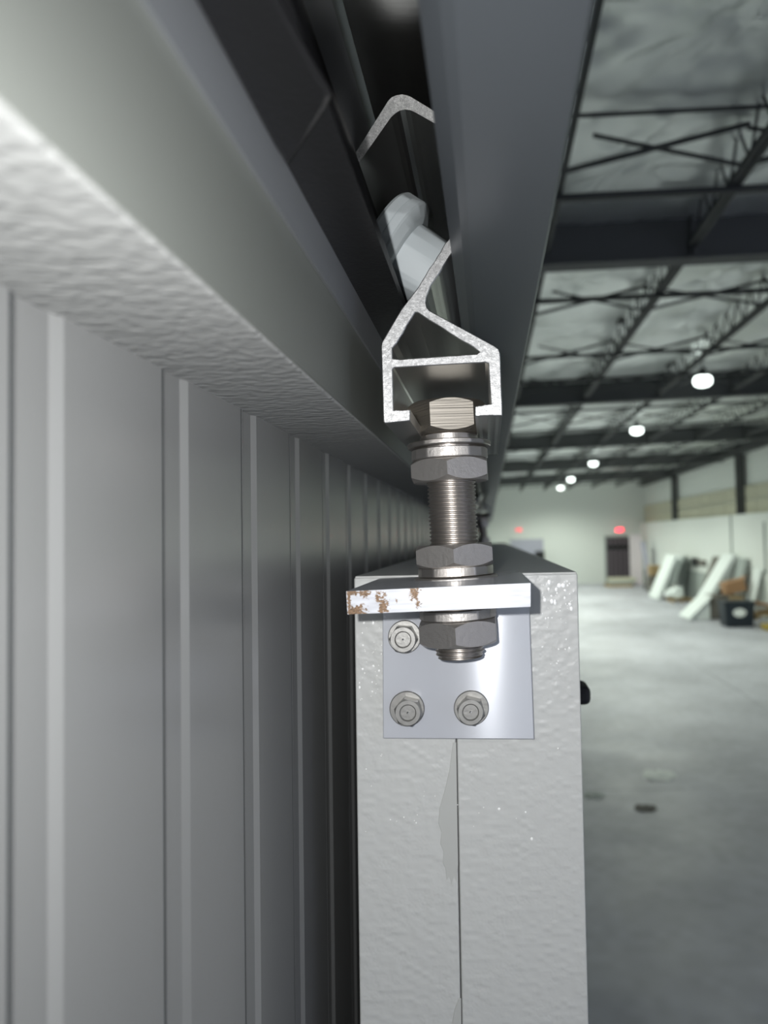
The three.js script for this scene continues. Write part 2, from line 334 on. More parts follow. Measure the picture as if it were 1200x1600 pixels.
function thread(len, pitch, r, depth) {
  const seg = 40, per = 8, n = Math.round(len / pitch * per), pos = [], idx = [];
  for (let j = 0; j <= n; j++) for (let i = 0; i <= seg; i++) {
    const y = j / per * pitch, th = i / seg * Math.PI * 2; let f = (j / per - i / seg) % 1; f = (f + 1) % 1;
    const tri = Math.min(1, Math.max(0, 1.25 * (1 - Math.abs(2 * f - 1)) - 0.1)), end = Math.min(1, Math.min(y, len - y) / 0.002), q = r - depth * (1 - tri) - 0.0014 * (1 - end);
    pos.push(Math.cos(th) * q, y, Math.sin(th) * q);
  }
  for (let j = 0; j < n; j++) for (let i = 0; i < seg; i++) { const a = j * (seg + 1) + i, b = a + seg + 1; idx.push(a, b, b + 1, a, b + 1, a + 1); }
  const g = new THREE.BufferGeometry(); g.setAttribute('position', new THREE.Float32BufferAttribute(pos, 3)); g.setIndex(idx); g.computeVertexNormals();
  const capA = new THREE.CircleGeometry(r - depth, seg).rotateX(Math.PI / 2).translate(0, 0.00001, 0), capB = new THREE.CircleGeometry(r - depth, seg).rotateX(-Math.PI / 2).translate(0, len, 0);
  const gg = uvm(g); return merge([gg, uvm(capA), uvm(capB)]);
}
const hardware = [];
{
  const F = 0.3155, mid = (a, b) => (yPx(a, F) + yPx(b, F)) / 2, hh = (a, b) => Math.abs(yPx(a, F) - yPx(b, F));
  const bolt = thing('hanger_bolt', 'thick threaded stainless hanger bolt hanging from the near hanger profile', 'bolt', at(mid(760, 840)));
  const yEnd = yPx(1033, 0.3235), yHeadB = yPx(670, F), yHeadT = yPx(619, F);
  part(bolt, 'bolt_thread', put(thread(yHeadB - yEnd - 0.009, 0.00185, RODR, 0.0011), yEnd), M.stainless);
  part(bolt, 'shank', put(ring(0.0138, 0.001, 0.010, 0.0008), yHeadB - 0.005), M.stainless);
  part(bolt, 'bolt_head', put(hexNut(0.0345, yHeadT - yHeadB, 0.0005, Math.PI / 6 + 0.36), (yHeadT + yHeadB) / 2), M.head, 'hex head with turning marks');
  const W = [['flat_washer', 0.0198, 683.5, 692, 'wide thin washer at the top of the hanger bolt', M.stainless], ['lock_washer', 0.0181, 695, 712, 'thick dark washer above the uppermost nut', M.nut],
    ['lock_washer', 0.0178, 887, 903, 'thick washer under the middle nut, above the bracket plate', M.stainless], ['flat_washer', 0.0198, 904, 913, 'thin wide washer lying on top of the bracket plate', M.nut],
    ['flat_washer', 0.0198, 943, 955, 'flat washer pressed against the underside of the bracket plate', M.stainless], ['lock_washer', 0.0181, 956, 973, 'thick washer above the lowest nut, below the bracket plate', M.nut]];
  for (const [n, r, a, b, l, m] of W) { const t = thing(n, l, 'washer', at(mid(a, b)), 'washers on the hanger bolt'); part(t, 'washer_ring', put(ring(r, RODR + 0.0003, hh(a, b) - 0.0001), mid(a, b)), m); hardware.push(t); }
  const Nn = [[712.5, 748, 'uppermost hex nut on the hanger bolt, below the washers', 0.02], [851, 887, 'middle hex nut on the hanger bolt, above the bracket plate', -0.02], [974, 1015, 'lowest hex nut on the hanger bolt, below the bracket plate', 0.03]];
  for (const [a, b, l, tw] of Nn) { const t = thing('hex_nut', l, 'nut', at(mid(a, b)), 'nuts on the hanger bolt'); part(t, 'nut_body', put(hexNut(0.0352, hh(a, b), RODR + 0.0002, Math.PI / 6 + tw), mid(a, b)), M.nut); hardware.push(t); }
  hardware.push(bolt);
}
// the far hanger at the other end of the door
{
  const mv = new THREE.Vector3(0.001, 0, -1.56);
  copy(carriage, 'hanger_carriage', 'hanger profile at the far end of the door, a dark speck beside the thread', mv);
  const where = { flat_washer: 'thin washer', lock_washer: 'thick washer', hex_nut: 'hex nut', hanger_bolt: 'hanger bolt' };
  const nth = ['topmost thin washer', 'topmost thick washer', 'middle thick washer', 'thin washer on the plate', 'thin washer under the plate', 'lowest thick washer', 'topmost nut', 'middle nut', 'lowest nut', 'threaded bolt'];
  hardware.forEach((h, i) => { const c = copy(h, h.name.replace(/_\d+$/, ''), `${nth[i]} of the far hanger at the distant end of the door`, mv); c.userData.group = 'far hanger hardware'; });
}

// ================================================================ sliding door leaf
const ZD = 0.363, DL = 1.6;
const doorX0 = P(553, 903, ZD).x, doorX1 = P(902.5, 891, ZD).x, doorY = (P(553, 903, ZD).y + P(902.5, 891, ZD).y) / 2 - H;
const door = thing('sliding_door', 'light grey insulated sliding door leaf with stippled paint and a seam down its edge', 'door', V((doorX0 + doorX1) / 2, -H + 0.02, ZD + DL / 2), undefined, 'thing');
{
  const yt = doorY, yb = -H + 0.02, seam = P(713, 1160, ZD).x, t = 0.0022;
  part(door, 'edge_sheet', box(doorX0, seam - 0.0003, yb, yt - 0.0008, ZD, ZD + 0.02, 0.0009), M.door);
  part(door, 'edge_sheet', box(seam + 0.0003, doorX1, yb, yt - 0.0008, ZD, ZD + 0.02, 0.0009), M.door);
  part(door, 'top_sheet', box(doorX0 + 0.0004, doorX1 - 0.0004, yt - 0.003, yt, ZD + 0.0006, ZD + DL, 0.0006), M.door);
  part(door, 'face_sheet', box(doorX0, doorX0 + 0.002, yb, yt - 0.001, ZD + 0.02, ZD + DL), M.door);
  part(door, 'face_sheet', box(doorX1 - 0.002, doorX1, yb, yt - 0.001, ZD + 0.02, ZD + DL), M.door);
  part(door, 'foam_core', box(doorX0 + 0.002, doorX1 - 0.002, yb + 0.001, yt - 0.003, ZD + 0.004, ZD + DL - 0.001), M.core);
  // sealant smeared beside the seam
  const sm = px2([[708, 1160], [713, 1160], [714, 1230], [715, 1300], [716, 1350], [713, 1378], [709, 1366], [706, 1384], [702, 1369], [698, 1375], [696, 1356], [692, 1348], [693, 1330], [688, 1318], [690, 1300], [685, 1286], [687, 1262], [695, 1235], [702, 1205]], ZD);
  part(door, 'sealant_smear', prism(sm, ZD - 0.0003, ZD + 0.0004, [], 0.00015), M.sealant, 'thin grey smear of sealant');
  const sm2 = px2([[717, 1560], [720.5, 1560], [721.5, 1640], [708, 1640], [706, 1600], [711, 1575]], ZD);
  part(door, 'sealant_smear', prism(sm2, ZD - 0.0003, ZD + 0.0004, [], 0.00015), M.sealant);
  const blobs = []; const sp = new THREE.SphereGeometry(1, 8, 5);  // glints off the stippled paint, put in as small white bumps
  const glintDot = (x, y, r) => { const p = P(x, y, ZD); blobs.push(sp.clone().scale(r, r * (0.8 + rnd() * 0.6), 0.00022).translate(p.x, p.y, p.z)); };
  for (let i = 0; i < 46; i++) glintDot(846 + rnd() * 50, 907 + Math.pow(rnd(), 1.5) * 60, 0.0003 + Math.pow(rnd(), 3) * 0.001);
  for (let i = 0; i < 16; i++) glintDot(845 + rnd() * 45, 960 + rnd() * 90, 0.0002 + rnd() * 0.0003);
  for (let i = 0; i < 40; i++) glintDot(558 + rnd() * 38, 965 + rnd() * 130, 0.0002 + Math.pow(rnd(), 3) * 0.0006);
  for (let i = 0; i < 26; i++) glintDot(565 + rnd() * 330, 1165 + rnd() * 150, 0.0002 + Math.pow(rnd(), 3) * 0.0006);
  part(door, 'glint_specks', merge(blobs), M.speck, 'white dots standing in for glints on the painted edge', 'stuff');
  for (const [x0, y0, z0, r] of [[899.5, 896, ZD, 0.0012], [903, 936, ZD, 0.0006]]) { }
  // black pull handle on the hall side of the leaf
  const hx = doorX1, hz = 0.47, hy = P(915, 1096, hz).y - H;
  part(door, 'handle', merge([box(hx, hx + 0.012, hy - 0.0060, hy + 0.0075, hz, hz + 0.016, 0.003), box(hx + 0.006, hx + 0.021, hy - 0.004, hy + 0.0085, hz + 0.004, hz + 0.03, 0.004)]), M.dark, 'black handle');
}

// ================================================================ angle bracket and its bolts
const ZP = 0.277, ZV = 0.357;
{
  const rust = (() => {
    const W = 1024, Hh = 128, n = noise(48, 91), m = noise(160, 92), k = noise(12, 93);
    return tex(W, Hh, (u, v) => {
      const y = v, blotch = (cx, cy, rx, ry) => 1 - Math.hypot((u - cx) / rx, (y - cy) / ry);
      let q = Math.max(blotch(0.012, 0.5, 0.012, 0.9), blotch(0.05, 0.1, 0.06, 0.32), blotch(0.1, 0.93, 0.035, 0.25), blotch(0.03, 0.95, 0.04, 0.18), blotch(0.195, 0.3, 0.03, 0.6), blotch(0.165, 0.7, 0.018, 0.35), blotch(0.37, 0.8, 0.03, 0.4), blotch(0.385, 0.35, 0.02, 0.35) - 0.25, blotch(0.27, 0.45, 0.008, 0.2) - 0.3);
      q += (n(u * 1.6, y * 0.25) - 0.5) * 0.9 + (m(u, y * 0.3) - 0.5) * 0.8;
      const b = Math.max(0, Math.min(1, (q - 0.12) * 4)), d = m(u, y * 0.4);
      const base = 0.9 + 0.1 * (k(u, y) - 0.5);
      const br = [0.36 + 0.3 * d, 0.27 + 0.25 * d, 0.18 + 0.2 * d];
      return [0, 1, 2].map(i => base * [0.97, 0.98, 1][i] * (1 - b) + br[i] * b);
    }, 1, 1, true);
  })();
  const face = std({ color: new THREE.Color(0.5, 0.5, 0.51), map: rust, metalness: 0.35, roughness: 0.5 });
  const a = P(541, 924, ZP), b = P(829, 911, ZP), c = P(829, 948, ZP), d = P(543, 960, ZP);
  const t = thing('angle_bracket', 'bare aluminium angle bracket bolted to the door edge, its shelf edge stained brown', 'bracket', P(700, 1000, ZV));
  const y = p => [p.x, p.y - H];
  const g = prism([y(d), y(c), y(b), y(a)], ZP, ZD - 0.0005, [], 0.0004);
  // the stained front face carries its own print: uv across the face
  const fg = new THREE.BufferGeometry().setFromPoints([d, c, b, d, b, a].map(p => p.clone().setZ(-ZP + 0.00012)));
  fg.setAttribute('uv', new THREE.Float32BufferAttribute([0, 0, 1, 0, 1, 1, 0, 0, 1, 1, 0, 1], 2)); fg.computeVertexNormals();
  part(t, 'shelf_plate', uvm(g), M.bracket);
  part(t, 'shelf_edge', fg, face, 'front edge with brown stains');
  const vp = px2([[598, 1154.5], [834.5, 1154.5], [826, 920], [597, 930]], ZV);
  const vc = P(715, 1040, ZV), vg = uvm(prism(vp, ZV, ZD - 0.0002, [], 0.0004)).translate(-vc.x, -vc.y, -vc.z).rotateY(-0.019).translate(vc.x, vc.y, vc.z);
  part(t, 'back_plate', vg, M.bracket);
  const spots = [[632.5, 996, 'hex-head bolt on the bracket, the upper one beside the lowest nut', 0.9, 0], [640, 1108, 'hex-head bolt at the lower left corner of the bracket', 1.1, -0.0012], [736, 1107, 'hex-head bolt low on the bracket, right of the other low one', 1.1, 0.0002]];
  for (const [x, yy, l, s, off] of spots) {
    const p = P(x, yy, ZV), t2 = thing('hex_bolt', l, 'bolt', p, 'bolts through the bracket');
    const R = q => q.rotateX(Math.PI / 2).translate(p.x, p.y, p.z);
    part(t2, 'washer', ring(0.0088 * (s > 1 ? 1 : 0.95), 0.003, 0.0012).rotateX(Math.PI / 2).translate(p.x + off, p.y + 0.0004, p.z + 0.0006), M.zinc);
    part(t2, 'bolt_head', merge([R(hexNut(0.0122, 0.0068, 0.0045, 0.2 + s, true).translate(0, 0.0046, 0)), R(uvm(toCreasedNormals(new THREE.LatheGeometry([[0.0005, 0.0072], [0.0036, 0.0072], [0.0042, 0.0079], [0.0046, 0.008]].map(q => new THREE.Vector2(q[0], q[1])), 40), 0.5)))]), M.zinc);
  }
}

// ================================================================ roof steel of the hall
const girderZ = [6.6, 13.8, 21, 28.2, 35.4];
const nthGirder = ['nearest', 'second', 'third', 'fourth', 'farthest'];
const roof = (x, dy, z) => new THREE.Vector3(x, H + YC(x) + dy, -z);
girderZ.forEach((z, i) => {
  const t = thing('roof_girder', `dark steel roof girder crossing the hall, ${nthGirder[i]} from the lens`, 'girder', roof(4.5, -0.45, z), 'roof girders');
  const x0 = -0.1, x1 = XR + 0.3;
  part(t, 'bottom_flange', bar(roof(x0, -0.5, z), roof(x1, -0.5, z), 0.2, 0.022), M.girder);
  part(t, 'web', bar(roof(x0, -0.28, z), roof(x1, -0.28, z), 0.014, 0.42), M.girder);
  part(t, 'top_flange', bar(roof(x0, -0.065, z), roof(x1, -0.065, z), 0.2, 0.022), M.girder);
  for (let k = 0; k < 8; k++) part(t, 'stiffener', box(0.54 + k * 1.43 - 0.008, 0.54 + k * 1.43 + 0.008, YC(0.54 + k * 1.43) - 0.49, YC(0.54 + k * 1.43) - 0.076, z - 0.09, z + 0.09), M.girder);
});
const joistX = [0.57, 1.95, 3.38, 4.82, 6.26, 7.7, 9.05];
const ordinal = ['first', 'second', 'third', 'fourth', 'fifth', 'sixth', 'seventh'];
const bays = [-0.6, ...girderZ].map((z, i, a) => [z, i < 5 ? a[i + 1] : ZF]);
const bayName = ['before the nearest girder', 'between the nearest and second girders', 'between the second and third girders', 'between the third and fourth girders', 'between the fourth and farthest girders', 'between the farthest girder and end wall'];
{
  const L = 7.2, make = (single) => {
    const t = thing('roof_joist', 'x', 'joist', new THREE.Vector3(0, 0, 0), 'open-web roof joists');
    const c = (y, s) => bar(new THREE.Vector3(s * 0.028, y, -0.14), new THREE.Vector3(s * 0.028, y, -L + 0.14), 0.04, 0.045);
    part(t, 'bottom_chord', merge([c(-0.4, -1), c(-0.4, 1)]), M.steel); part(t, 'top_chord', merge([c(-0.03, -1), c(-0.03, 1)]), M.steel);
    const webs = []; const n = 15, st = (L - 0.5) / n;
    for (let k = 0; k < n; k++) { const z = 0.25 + k * st; webs.push(rod(new THREE.Vector3(0, -0.4, -z), new THREE.Vector3(0, -0.03, -z - st * 0.5), 0.012, 6), rod(new THREE.Vector3(0, -0.03, -z - st * 0.5), new THREE.Vector3(0, -0.4, -z - st), 0.012, 6)); }
    if (single) webs.forEach(g => part(t, 'web_bar', g, M.steel)); else part(t, 'web', merge(webs), M.steel);
    return t;
  };
  const near = make(true), far = make(false); let nu = 0, fu = 0;
  bays.forEach(([z0], b) => joistX.forEach((x, j) => {
    if (b === 0 && j > 1) return;
    const src = b < 2 ? near : far, first = b < 2 ? !nu++ : !fu++;
    const o = first ? src : copy(src, 'roof_joist', '', new THREE.Vector3());
    o.position.set(x, H + YC(x), -z0); o.userData.label = `open-web steel joist ${bayName[b]}, ${ordinal[j]} from the door track`;
  }));
}
// bridging bars across the joists, cross braces beside some of them
const bridges = [[4.75, -0.03, 0.022], [5.35, -0.4, 0.045], [7.75, -0.4, 0.045], [10.25, -0.4, 0.045], [11.9, -0.4, 0.045], [14.9, -0.4, 0.045], [17.7, -0.4, 0.045], [23.4, -0.4, 0.045], [26, -0.4, 0.045], [31.5, -0.4, 0.045], [38, -0.4, 0.045]];
const nth = ['nearest', 'second', 'third', 'fourth', 'fifth', 'sixth', 'seventh', 'eighth', 'ninth', 'tenth', 'farthest'];
bridges.forEach(([z, dy, w], i) => {
  const o = setShadow(new THREE.Mesh(bar(new THREE.Vector3(-4.5, 0, 0), new THREE.Vector3(4.7, 0, 0), w, w), M.steel)); o.name = numbered('bridging_bar');
  o.position.copy(roof(4.6, Math.min(dy, -0.12) - 0.04, z)); o.rotation.z = 0.03; o.userData = { label: `thin dark steel bar crossing under the roof joists, ${nth[i]} from the lens`, category: 'bar', group: 'bridging bars under the joists' }; scene.add(o);
});
[[5.0, 'nearest'], [8.3, 'second'], [10.7, 'third'], [13.0, 'fourth'], [17, 'fifth'], [22.6, 'farthest']].forEach(([z, nm]) => joistX.slice(0, 6).forEach((x, j) => {
  if (z === 5 && j > 1) return;
  if (z < 9 && j > 3) return;
  const x2 = joistX[j + 1], t = thing('cross_brace', `crossed thin steel brace in the ${nm} row, ${ordinal[j]} from the door track`, 'brace', roof((x + x2) / 2, -0.2, z), 'cross braces between joists');
  part(t, 'brace_bar', bar(roof(x, -0.42, z), roof(x2, -0.13, z), 0.03), M.steel);
  part(t, 'brace_bar', bar(roof(x + (j ? 0 : 0.25), -0.13, z + 0.05), roof(x2, -0.42, z + 0.05), 0.024), M.steel);
}));
// columns of the right wall
[[17, 'nearest'], [26, 'second from the right edge'], [35.2, 'nearest the far wall']].forEach(([z, l]) => {
  const t = thing('steel_column', `dark steel column on the right wall, ${l}`, 'column', V(XR + 0.16, 0.62, z), 'columns of the right wall');
  for (const s of [-1, 1]) part(t, 'flange', box(XR + 0.03, XR + 0.28, 0.62, YC(XR) - 0.05, z + s * 0.14 - 0.012, z + s * 0.14 + 0.012), M.girder);
  part(t, 'web', box(XR + 0.14, XR + 0.165, 0.62, YC(XR) - 0.05, z - 0.13, z + 0.13), M.girder);
});
{ const o = thing('eave_beam', 'dark steel eave beam along the top of the right wall', 'beam', roof(XR + 0.1, -0.3, 22)); part(o, 'web', bar(roof(XR + 0.12, -0.25, ZB + 0.2), roof(XR + 0.12, -0.25, ZF - 0.2), 0.02, 0.4), M.girder); part(o, 'flange', bar(roof(XR + 0.12, -0.46, ZB + 0.2), roof(XR + 0.12, -0.46, ZF - 0.2), 0.18, 0.02), M.girder); }

// ================================================================ high-bay lamps
const lampZ = [12.6, 18.6, 26.6, 32.8, 38.4], lampN = ['nearest and largest', 'second', 'middle', 'fourth', 'farthest and smallest'];
lampZ.forEach((z, i) => {
  const px = [1098, 995, 927, 892, 876][i], py = [597, 674, 725, 750, 763][i], p = P(px, py, z);
  const t = thing('high_bay_lamp', `glowing round high-bay lamp hanging from the roof, ${lampN[i]} of the row`, 'lamp', p, 'row of high-bay lamps');
  const lath = (pts) => toCreasedNormals(new THREE.LatheGeometry(pts.map(q => new THREE.Vector2(q[0], q[1])), 36), 0.5).translate(p.x, p.y, p.z);
  part(t, 'housing', lath([[0.01, 0.24], [0.07, 0.24], [0.08, 0.17], [0.11, 0.13], [0.12, 0.1], [0.1, 0.1]]), M.ballast);
  part(t, 'lens', lath([[0.1, 0.11], [0.145, 0.085], [0.165, 0.03], [0.155, -0.025], [0.12, -0.06], [0.07, -0.078], [0.001, -0.082]]), std({ color: 0xffffff, emissive: hex(0xf2fff8), emissiveIntensity: 5, roughness: 0.4 }), 'glowing white lens');
  part(t, 'hanger', rod(new THREE.Vector3(p.x, p.y + 0.19, p.z), new THREE.Vector3(p.x, H + YC(p.x) + 0.1, p.z), 0.012, 8), M.ballast);
  const s = new THREE.SpotLight(0xf7fff1, LAMP * [0.36, 1.15, 1.2, 1.2, 0.9][i], 0, 1.42, 0.4, 2); s.position.set(p.x, p.y - 0.1, p.z); s.target.position.set(p.x, 0, p.z); s.castShadow = true; s.shadow.radius = 7; scene.add(s, s.target);
});

// ================================================================ doors and signs of the far wall
const font = await new FontLoader().loadAsync('fonts/droid/droid_sans_bold.typeface.json');
{
  const d = structure('door_1', 'dark far doorway hung with strips, right of the end wall'), z = ZF;
  part(d, 'door_frame', merge([box(6.98, 7.08, -H, -0.12, z - 0.08, z), box(8.5, 8.62, -H, -0.12, z - 0.08, z), box(6.98, 8.62, -0.22, -0.12, z - 0.08, z)]), M.greyPanel);
  part(d, 'door_back', box(7.08, 8.5, -H, -0.22, z - 0.03, z), M.dark);
  for (let k = 0; k < 5; k++) part(d, 'curtain_strip', box(7.12 + k * 0.28, 7.29 + k * 0.28, -H + 0.05, -0.24, z - 0.06, z - 0.035), M.mauve);
  part(d, 'cross_bar', box(7.1, 8.48, -0.95, -0.68, z - 0.075, z - 0.06), M.dark);
  const e = structure('door_2', 'wide pale blue-grey far door at the left of the end wall');
  part(e, 'door_frame', merge([box(1.2, 1.3, -H, -0.12, z - 0.08, z), box(3.28, 3.38, -H, -0.12, z - 0.08, z), box(1.2, 3.38, -0.22, -0.12, z - 0.08, z)]), M.white);
  part(e, 'door_leaf', box(1.3, 3.28, -H, -0.22, z - 0.05, z), M.lavender);
  const c = thing('dark_cabinet', 'dark cabinet standing in front of the pale far door', 'cabinet', V(3.0, -H, ZF - 0.5));
  part(c, 'cabinet_body', box(2.75, 3.28, -H + 0.08, -0.95, ZF - 0.8, ZF - 0.3, 0.02), M.dark); part(c, 'plinth', box(2.78, 3.25, -H, -H + 0.08, ZF - 0.78, ZF - 0.32), M.ballast); part(c, 'cabinet_door', box(2.78, 3.25, -H + 0.12, -1.0, ZF - 0.82, ZF - 0.8), M.dark);
  const sign = (x, y, w, glow, label) => {
    const t = thing('exit_sign', label, 'sign', V(x, y, ZF - 0.06));
    part(t, 'sign_box', box(x - w / 2, x + w / 2, y - w * 0.3, y + w * 0.3, ZF - 0.1, ZF, 0.02), M.white);
    const tg = new TextGeometry('EXIT', { font, size: w * 0.3, depth: 0.01, curveSegments: 3, bevelEnabled: false }); tg.computeBoundingBox(); const bb = tg.boundingBox;
    tg.translate(x - (bb.max.x + bb.min.x) / 2, H + y - (bb.max.y + bb.min.y) / 2, -ZF + 0.1);
    part(t, 'sign_letters', tg, std({ color: hex(0xff2040), emissive: hex(0xff1038), emissiveIntensity: glow }), 'red glowing letters');
    const L = new THREE.PointLight(0xff2040, glow * 0.012, 0, 2); L.position.set(x, H + y, -ZF + 0.18); L.castShadow = true; scene.add(L);
  };
  const a = P(968, 828, ZF), b = P(811, 828, ZF);
  sign(a.x, a.y - H, 0.5, 9, 'red glowing exit sign above the dark far doorway'); sign(b.x, b.y - H, 0.42, 2.2, 'faint red exit sign above the pale far door');
}

// ================================================================ building material along the right wall
const slab = (name, label, category, mat, x0, y0, x1, y1, z, w, th, group) => {   // panel leaning from (x0,y0) to (x1,y1), w long in z
  const t = thing(name, label, category, V((x0 + x1) / 2, y0, z), group);
  const a = V(x0, y0, z), b = V(x1, y1, z), d = b.clone().sub(a), g = new RoundedBoxGeometry(th, d.length(), w, 2, Math.min(0.015, th / 3));
  g.rotateZ(-Math.atan2(d.x, d.y)); g.translate((a.x + b.x) / 2, (a.y + b.y) / 2, a.z); part(t, 'panel_skin', g, mat); return t;
};
const FL = -H;
slab('leaning_panel', 'white panel leaning farthest out in the far group of leaning panels', 'panel', M.foam, 7.42, FL + 0.02, 8.3, FL + 1.95, 32, 1.6, 0.16, 'panels leaning on the right wall');
slab('leaning_panel', 'second white panel leaning in the far group, between its neighbours', 'panel', M.foam, 7.98, FL + 0.3, 8.72, FL + 1.93, 32.4, 1.4, 0.18, 'panels leaning on the right wall');
slab('leaning_panel', 'greyish panel standing steepest in the far group of panels', 'panel', M.greyPanel, 8.76, FL + 0.02, 8.96, FL + 1.9, 32.7, 1.3, 0.12, 'panels leaning on the right wall');
slab('leaning_panel', 'dark panel filling the gap in the far group of panels', 'panel', M.taupe, 8.42, FL + 0.02, 8.82, FL + 1.75, 34.2, 1.3, 0.1, 'panels leaning on the right wall');
{
  const t = thing('timber_skid', 'low timber skid under the far group of leaning panels', 'skid', V(8.1, FL, 30.6));
  for (const x of [7.75, 8.15, 8.55]) part(t, 'runner', box(x, x + 0.09, FL, FL + 0.1, 30.1, 31.15), M.wood);
  for (let k = 0; k < 4; k++) part(t, 'deck_board', box(7.7, 8.7, FL + 0.1, FL + 0.13, 30.1 + k * 0.26, 30.32 + k * 0.26), M.wood);
  const w = thing('foam_bundle', 'rumpled white wrapping bundle at the foot of the far panels', 'bundle', V(8.05, FL + 0.13, 30.62));
  const g = new THREE.IcosahedronGeometry(0.4, 4), p = g.attributes.position, nn = noise(9, 55);
  for (let i = 0; i < p.count; i++) { const x = p.getX(i), y = p.getY(i), z = p.getZ(i), k = 0.75 + 0.5 * nn(Math.atan2(z, x) / 6.283 + 0.5, y + 0.5); p.setXYZ(i, x * k, Math.max(-0.2, y * k * 0.75), z * k); }
  g.computeVertexNormals(); part(w, 'wrapping', g.translate(8.05, H + FL + 0.34, -30.62), M.foam);
}
slab('leaning_panel', 'grey sheet leaned flat along the right wall between the panel groups', 'panel', M.greyPanel, 9.0, FL + 0.01, 9.12, FL + 1.25, 30.4, 4.6, 0.06, 'panels leaning on the right wall');
{
  const t = thing('switch_box', 'black switch box with grey cover on the right wall above the grey sheet', 'box', V(XR - 0.1, -1.28, 31));
  part(t, 'box_body', box(XR - 0.16, XR, -1.5, -1.14, 30.9, 31.5, 0.015), M.dark); part(t, 'box_cover', box(XR - 0.1, XR, -1.45, -1.2, 29.8, 30.8, 0.015), M.taupe);
}
slab('leaning_panel', 'broad white panel leaning in the near group, nearest the wedge', 'panel', M.foam, 7.72, FL + 0.02, 9.03, FL + 2.1, 26.4, 1.3, 0.2, 'panels leaning on the right wall');
slab('leaning_panel', 'brown board behind the broad white leaning panel', 'board', M.taupe, 8.25, FL + 0.02, 9.04, FL + 1.98, 27.75, 1.1, 0.14, 'panels leaning on the right wall');
slab('leaning_panel', 'steep grey panel in the near group, right of the brown gap', 'panel', M.greyPanel, 8.62, FL + 0.02, 9.1, FL + 2.0, 25.2, 0.8, 0.16, 'panels leaning on the right wall');
slab('leaning_panel', 'pale panel leaning at the right edge of the picture, behind the scrap', 'panel', M.foam, 8.62, FL + 0.02, 9.1, FL + 1.7, 23.9, 0.7, 0.06, 'panels leaning on the right wall');
{
  const t = thing('carton', 'brown-grey carton propping up the white foam sheet on the floor', 'carton', V(7.75, FL, 24.6));
  part(t, 'carton_body', box(7.5, 8.06, FL, FL + 0.76, 24.1, 25.1, 0.015), M.taupe); part(t, 'carton_flap', box(7.52, 8.04, FL + 0.76, FL + 0.775, 24.12, 25.08), M.taupe);
  slab('foam_sheet', 'white foam sheet sloping from the floor up onto the carton', 'sheet', M.foam, 6.7, FL + 0.03, 7.49, FL + 0.79, 24.5, 1.3, 0.05);
  const f = thing('foam_block', 'white foam block tucked under the sloping sheet beside the carton', 'block', V(7.3, FL, 24.4));
  const g = prism([[6.75, FL], [7.46, FL], [7.46, FL + 0.7]], 24.0, 25.1, [], 0.01); part(f, 'block_body', g, M.foam);
  const c = thing('cardboard_box', 'open brown cardboard box tilted behind the dark bin', 'box', V(8.15, FL + 0.6, 24));
  const cg = box(-0.34, 0.34, -H - 0.2, -H + 0.2, -0.3, 0.3, 0.01).rotateZ(0.22).translate(8.36, H + FL + 1.09, -24.3); part(c, 'box_body', cg, M.card);
  part(c, 'box_flap', box(-0.3, 0.3, -H - 0.008, -H + 0.008, -0.2, 0.2).rotateZ(0.5).translate(8.52, H + FL + 1.28, -24.3), M.card);
  const k = thing('wooden_crate', 'pale wooden crate under the tilted cardboard box', 'crate', V(8.3, FL, 24.4));
  for (let q = 0; q < 4; q++) part(k, 'crate_board', box(8.1, 8.58, FL + 0.02 + q * 0.2, FL + 0.19 + q * 0.2, 23.9, 23.93), M.wood); part(k, 'crate_body', box(8.12, 8.56, FL, FL + 0.8, 23.93, 24.7), M.taupe);
}
{
  const z = 21.9, p0 = P(1133, 960, z).x, p1 = P(1181, 960, z).x, top = 0.8;
  const t = thing('plastic_bin', 'dark navy plastic bin with a white label, standing on the floor', 'bin', V((p0 + p1) / 2, FL, z));
  const m = (p0 + p1) / 2, w = (p1 - p0) / 2, g = new RoundedBoxGeometry(2 * w, top - 0.04, 0.7, 3, 0.05), q = g.attributes.position;
  for (let i = 0; i < q.count; i++) { const k = 0.9 + 0.1 * (q.getY(i) / top + 0.5); q.setX(i, q.getX(i) * k); q.setZ(i, q.getZ(i) * k); }
  part(t, 'bin_body', uvm(g.translate(m, H + FL + (top - 0.04) / 2, -z - 0.35)), M.navy);
  part(t, 'bin_rim', box(m - w - 0.02, m + w + 0.02, FL + top - 0.09, FL + top, z - 0.02, z + 0.72, 0.025), M.navy);
  const lb = new THREE.Shape(); lb.absellipse(0, 0, 0.2, 0.13, 0, Math.PI * 2); const lg = new THREE.ExtrudeGeometry(lb, { depth: 0.006, bevelEnabled: false, curveSegments: 20 }).translate(m - 0.03, H + FL + 0.46, -z + 0.02); part(t, 'bin_label', lg, M.white, 'white label');
}
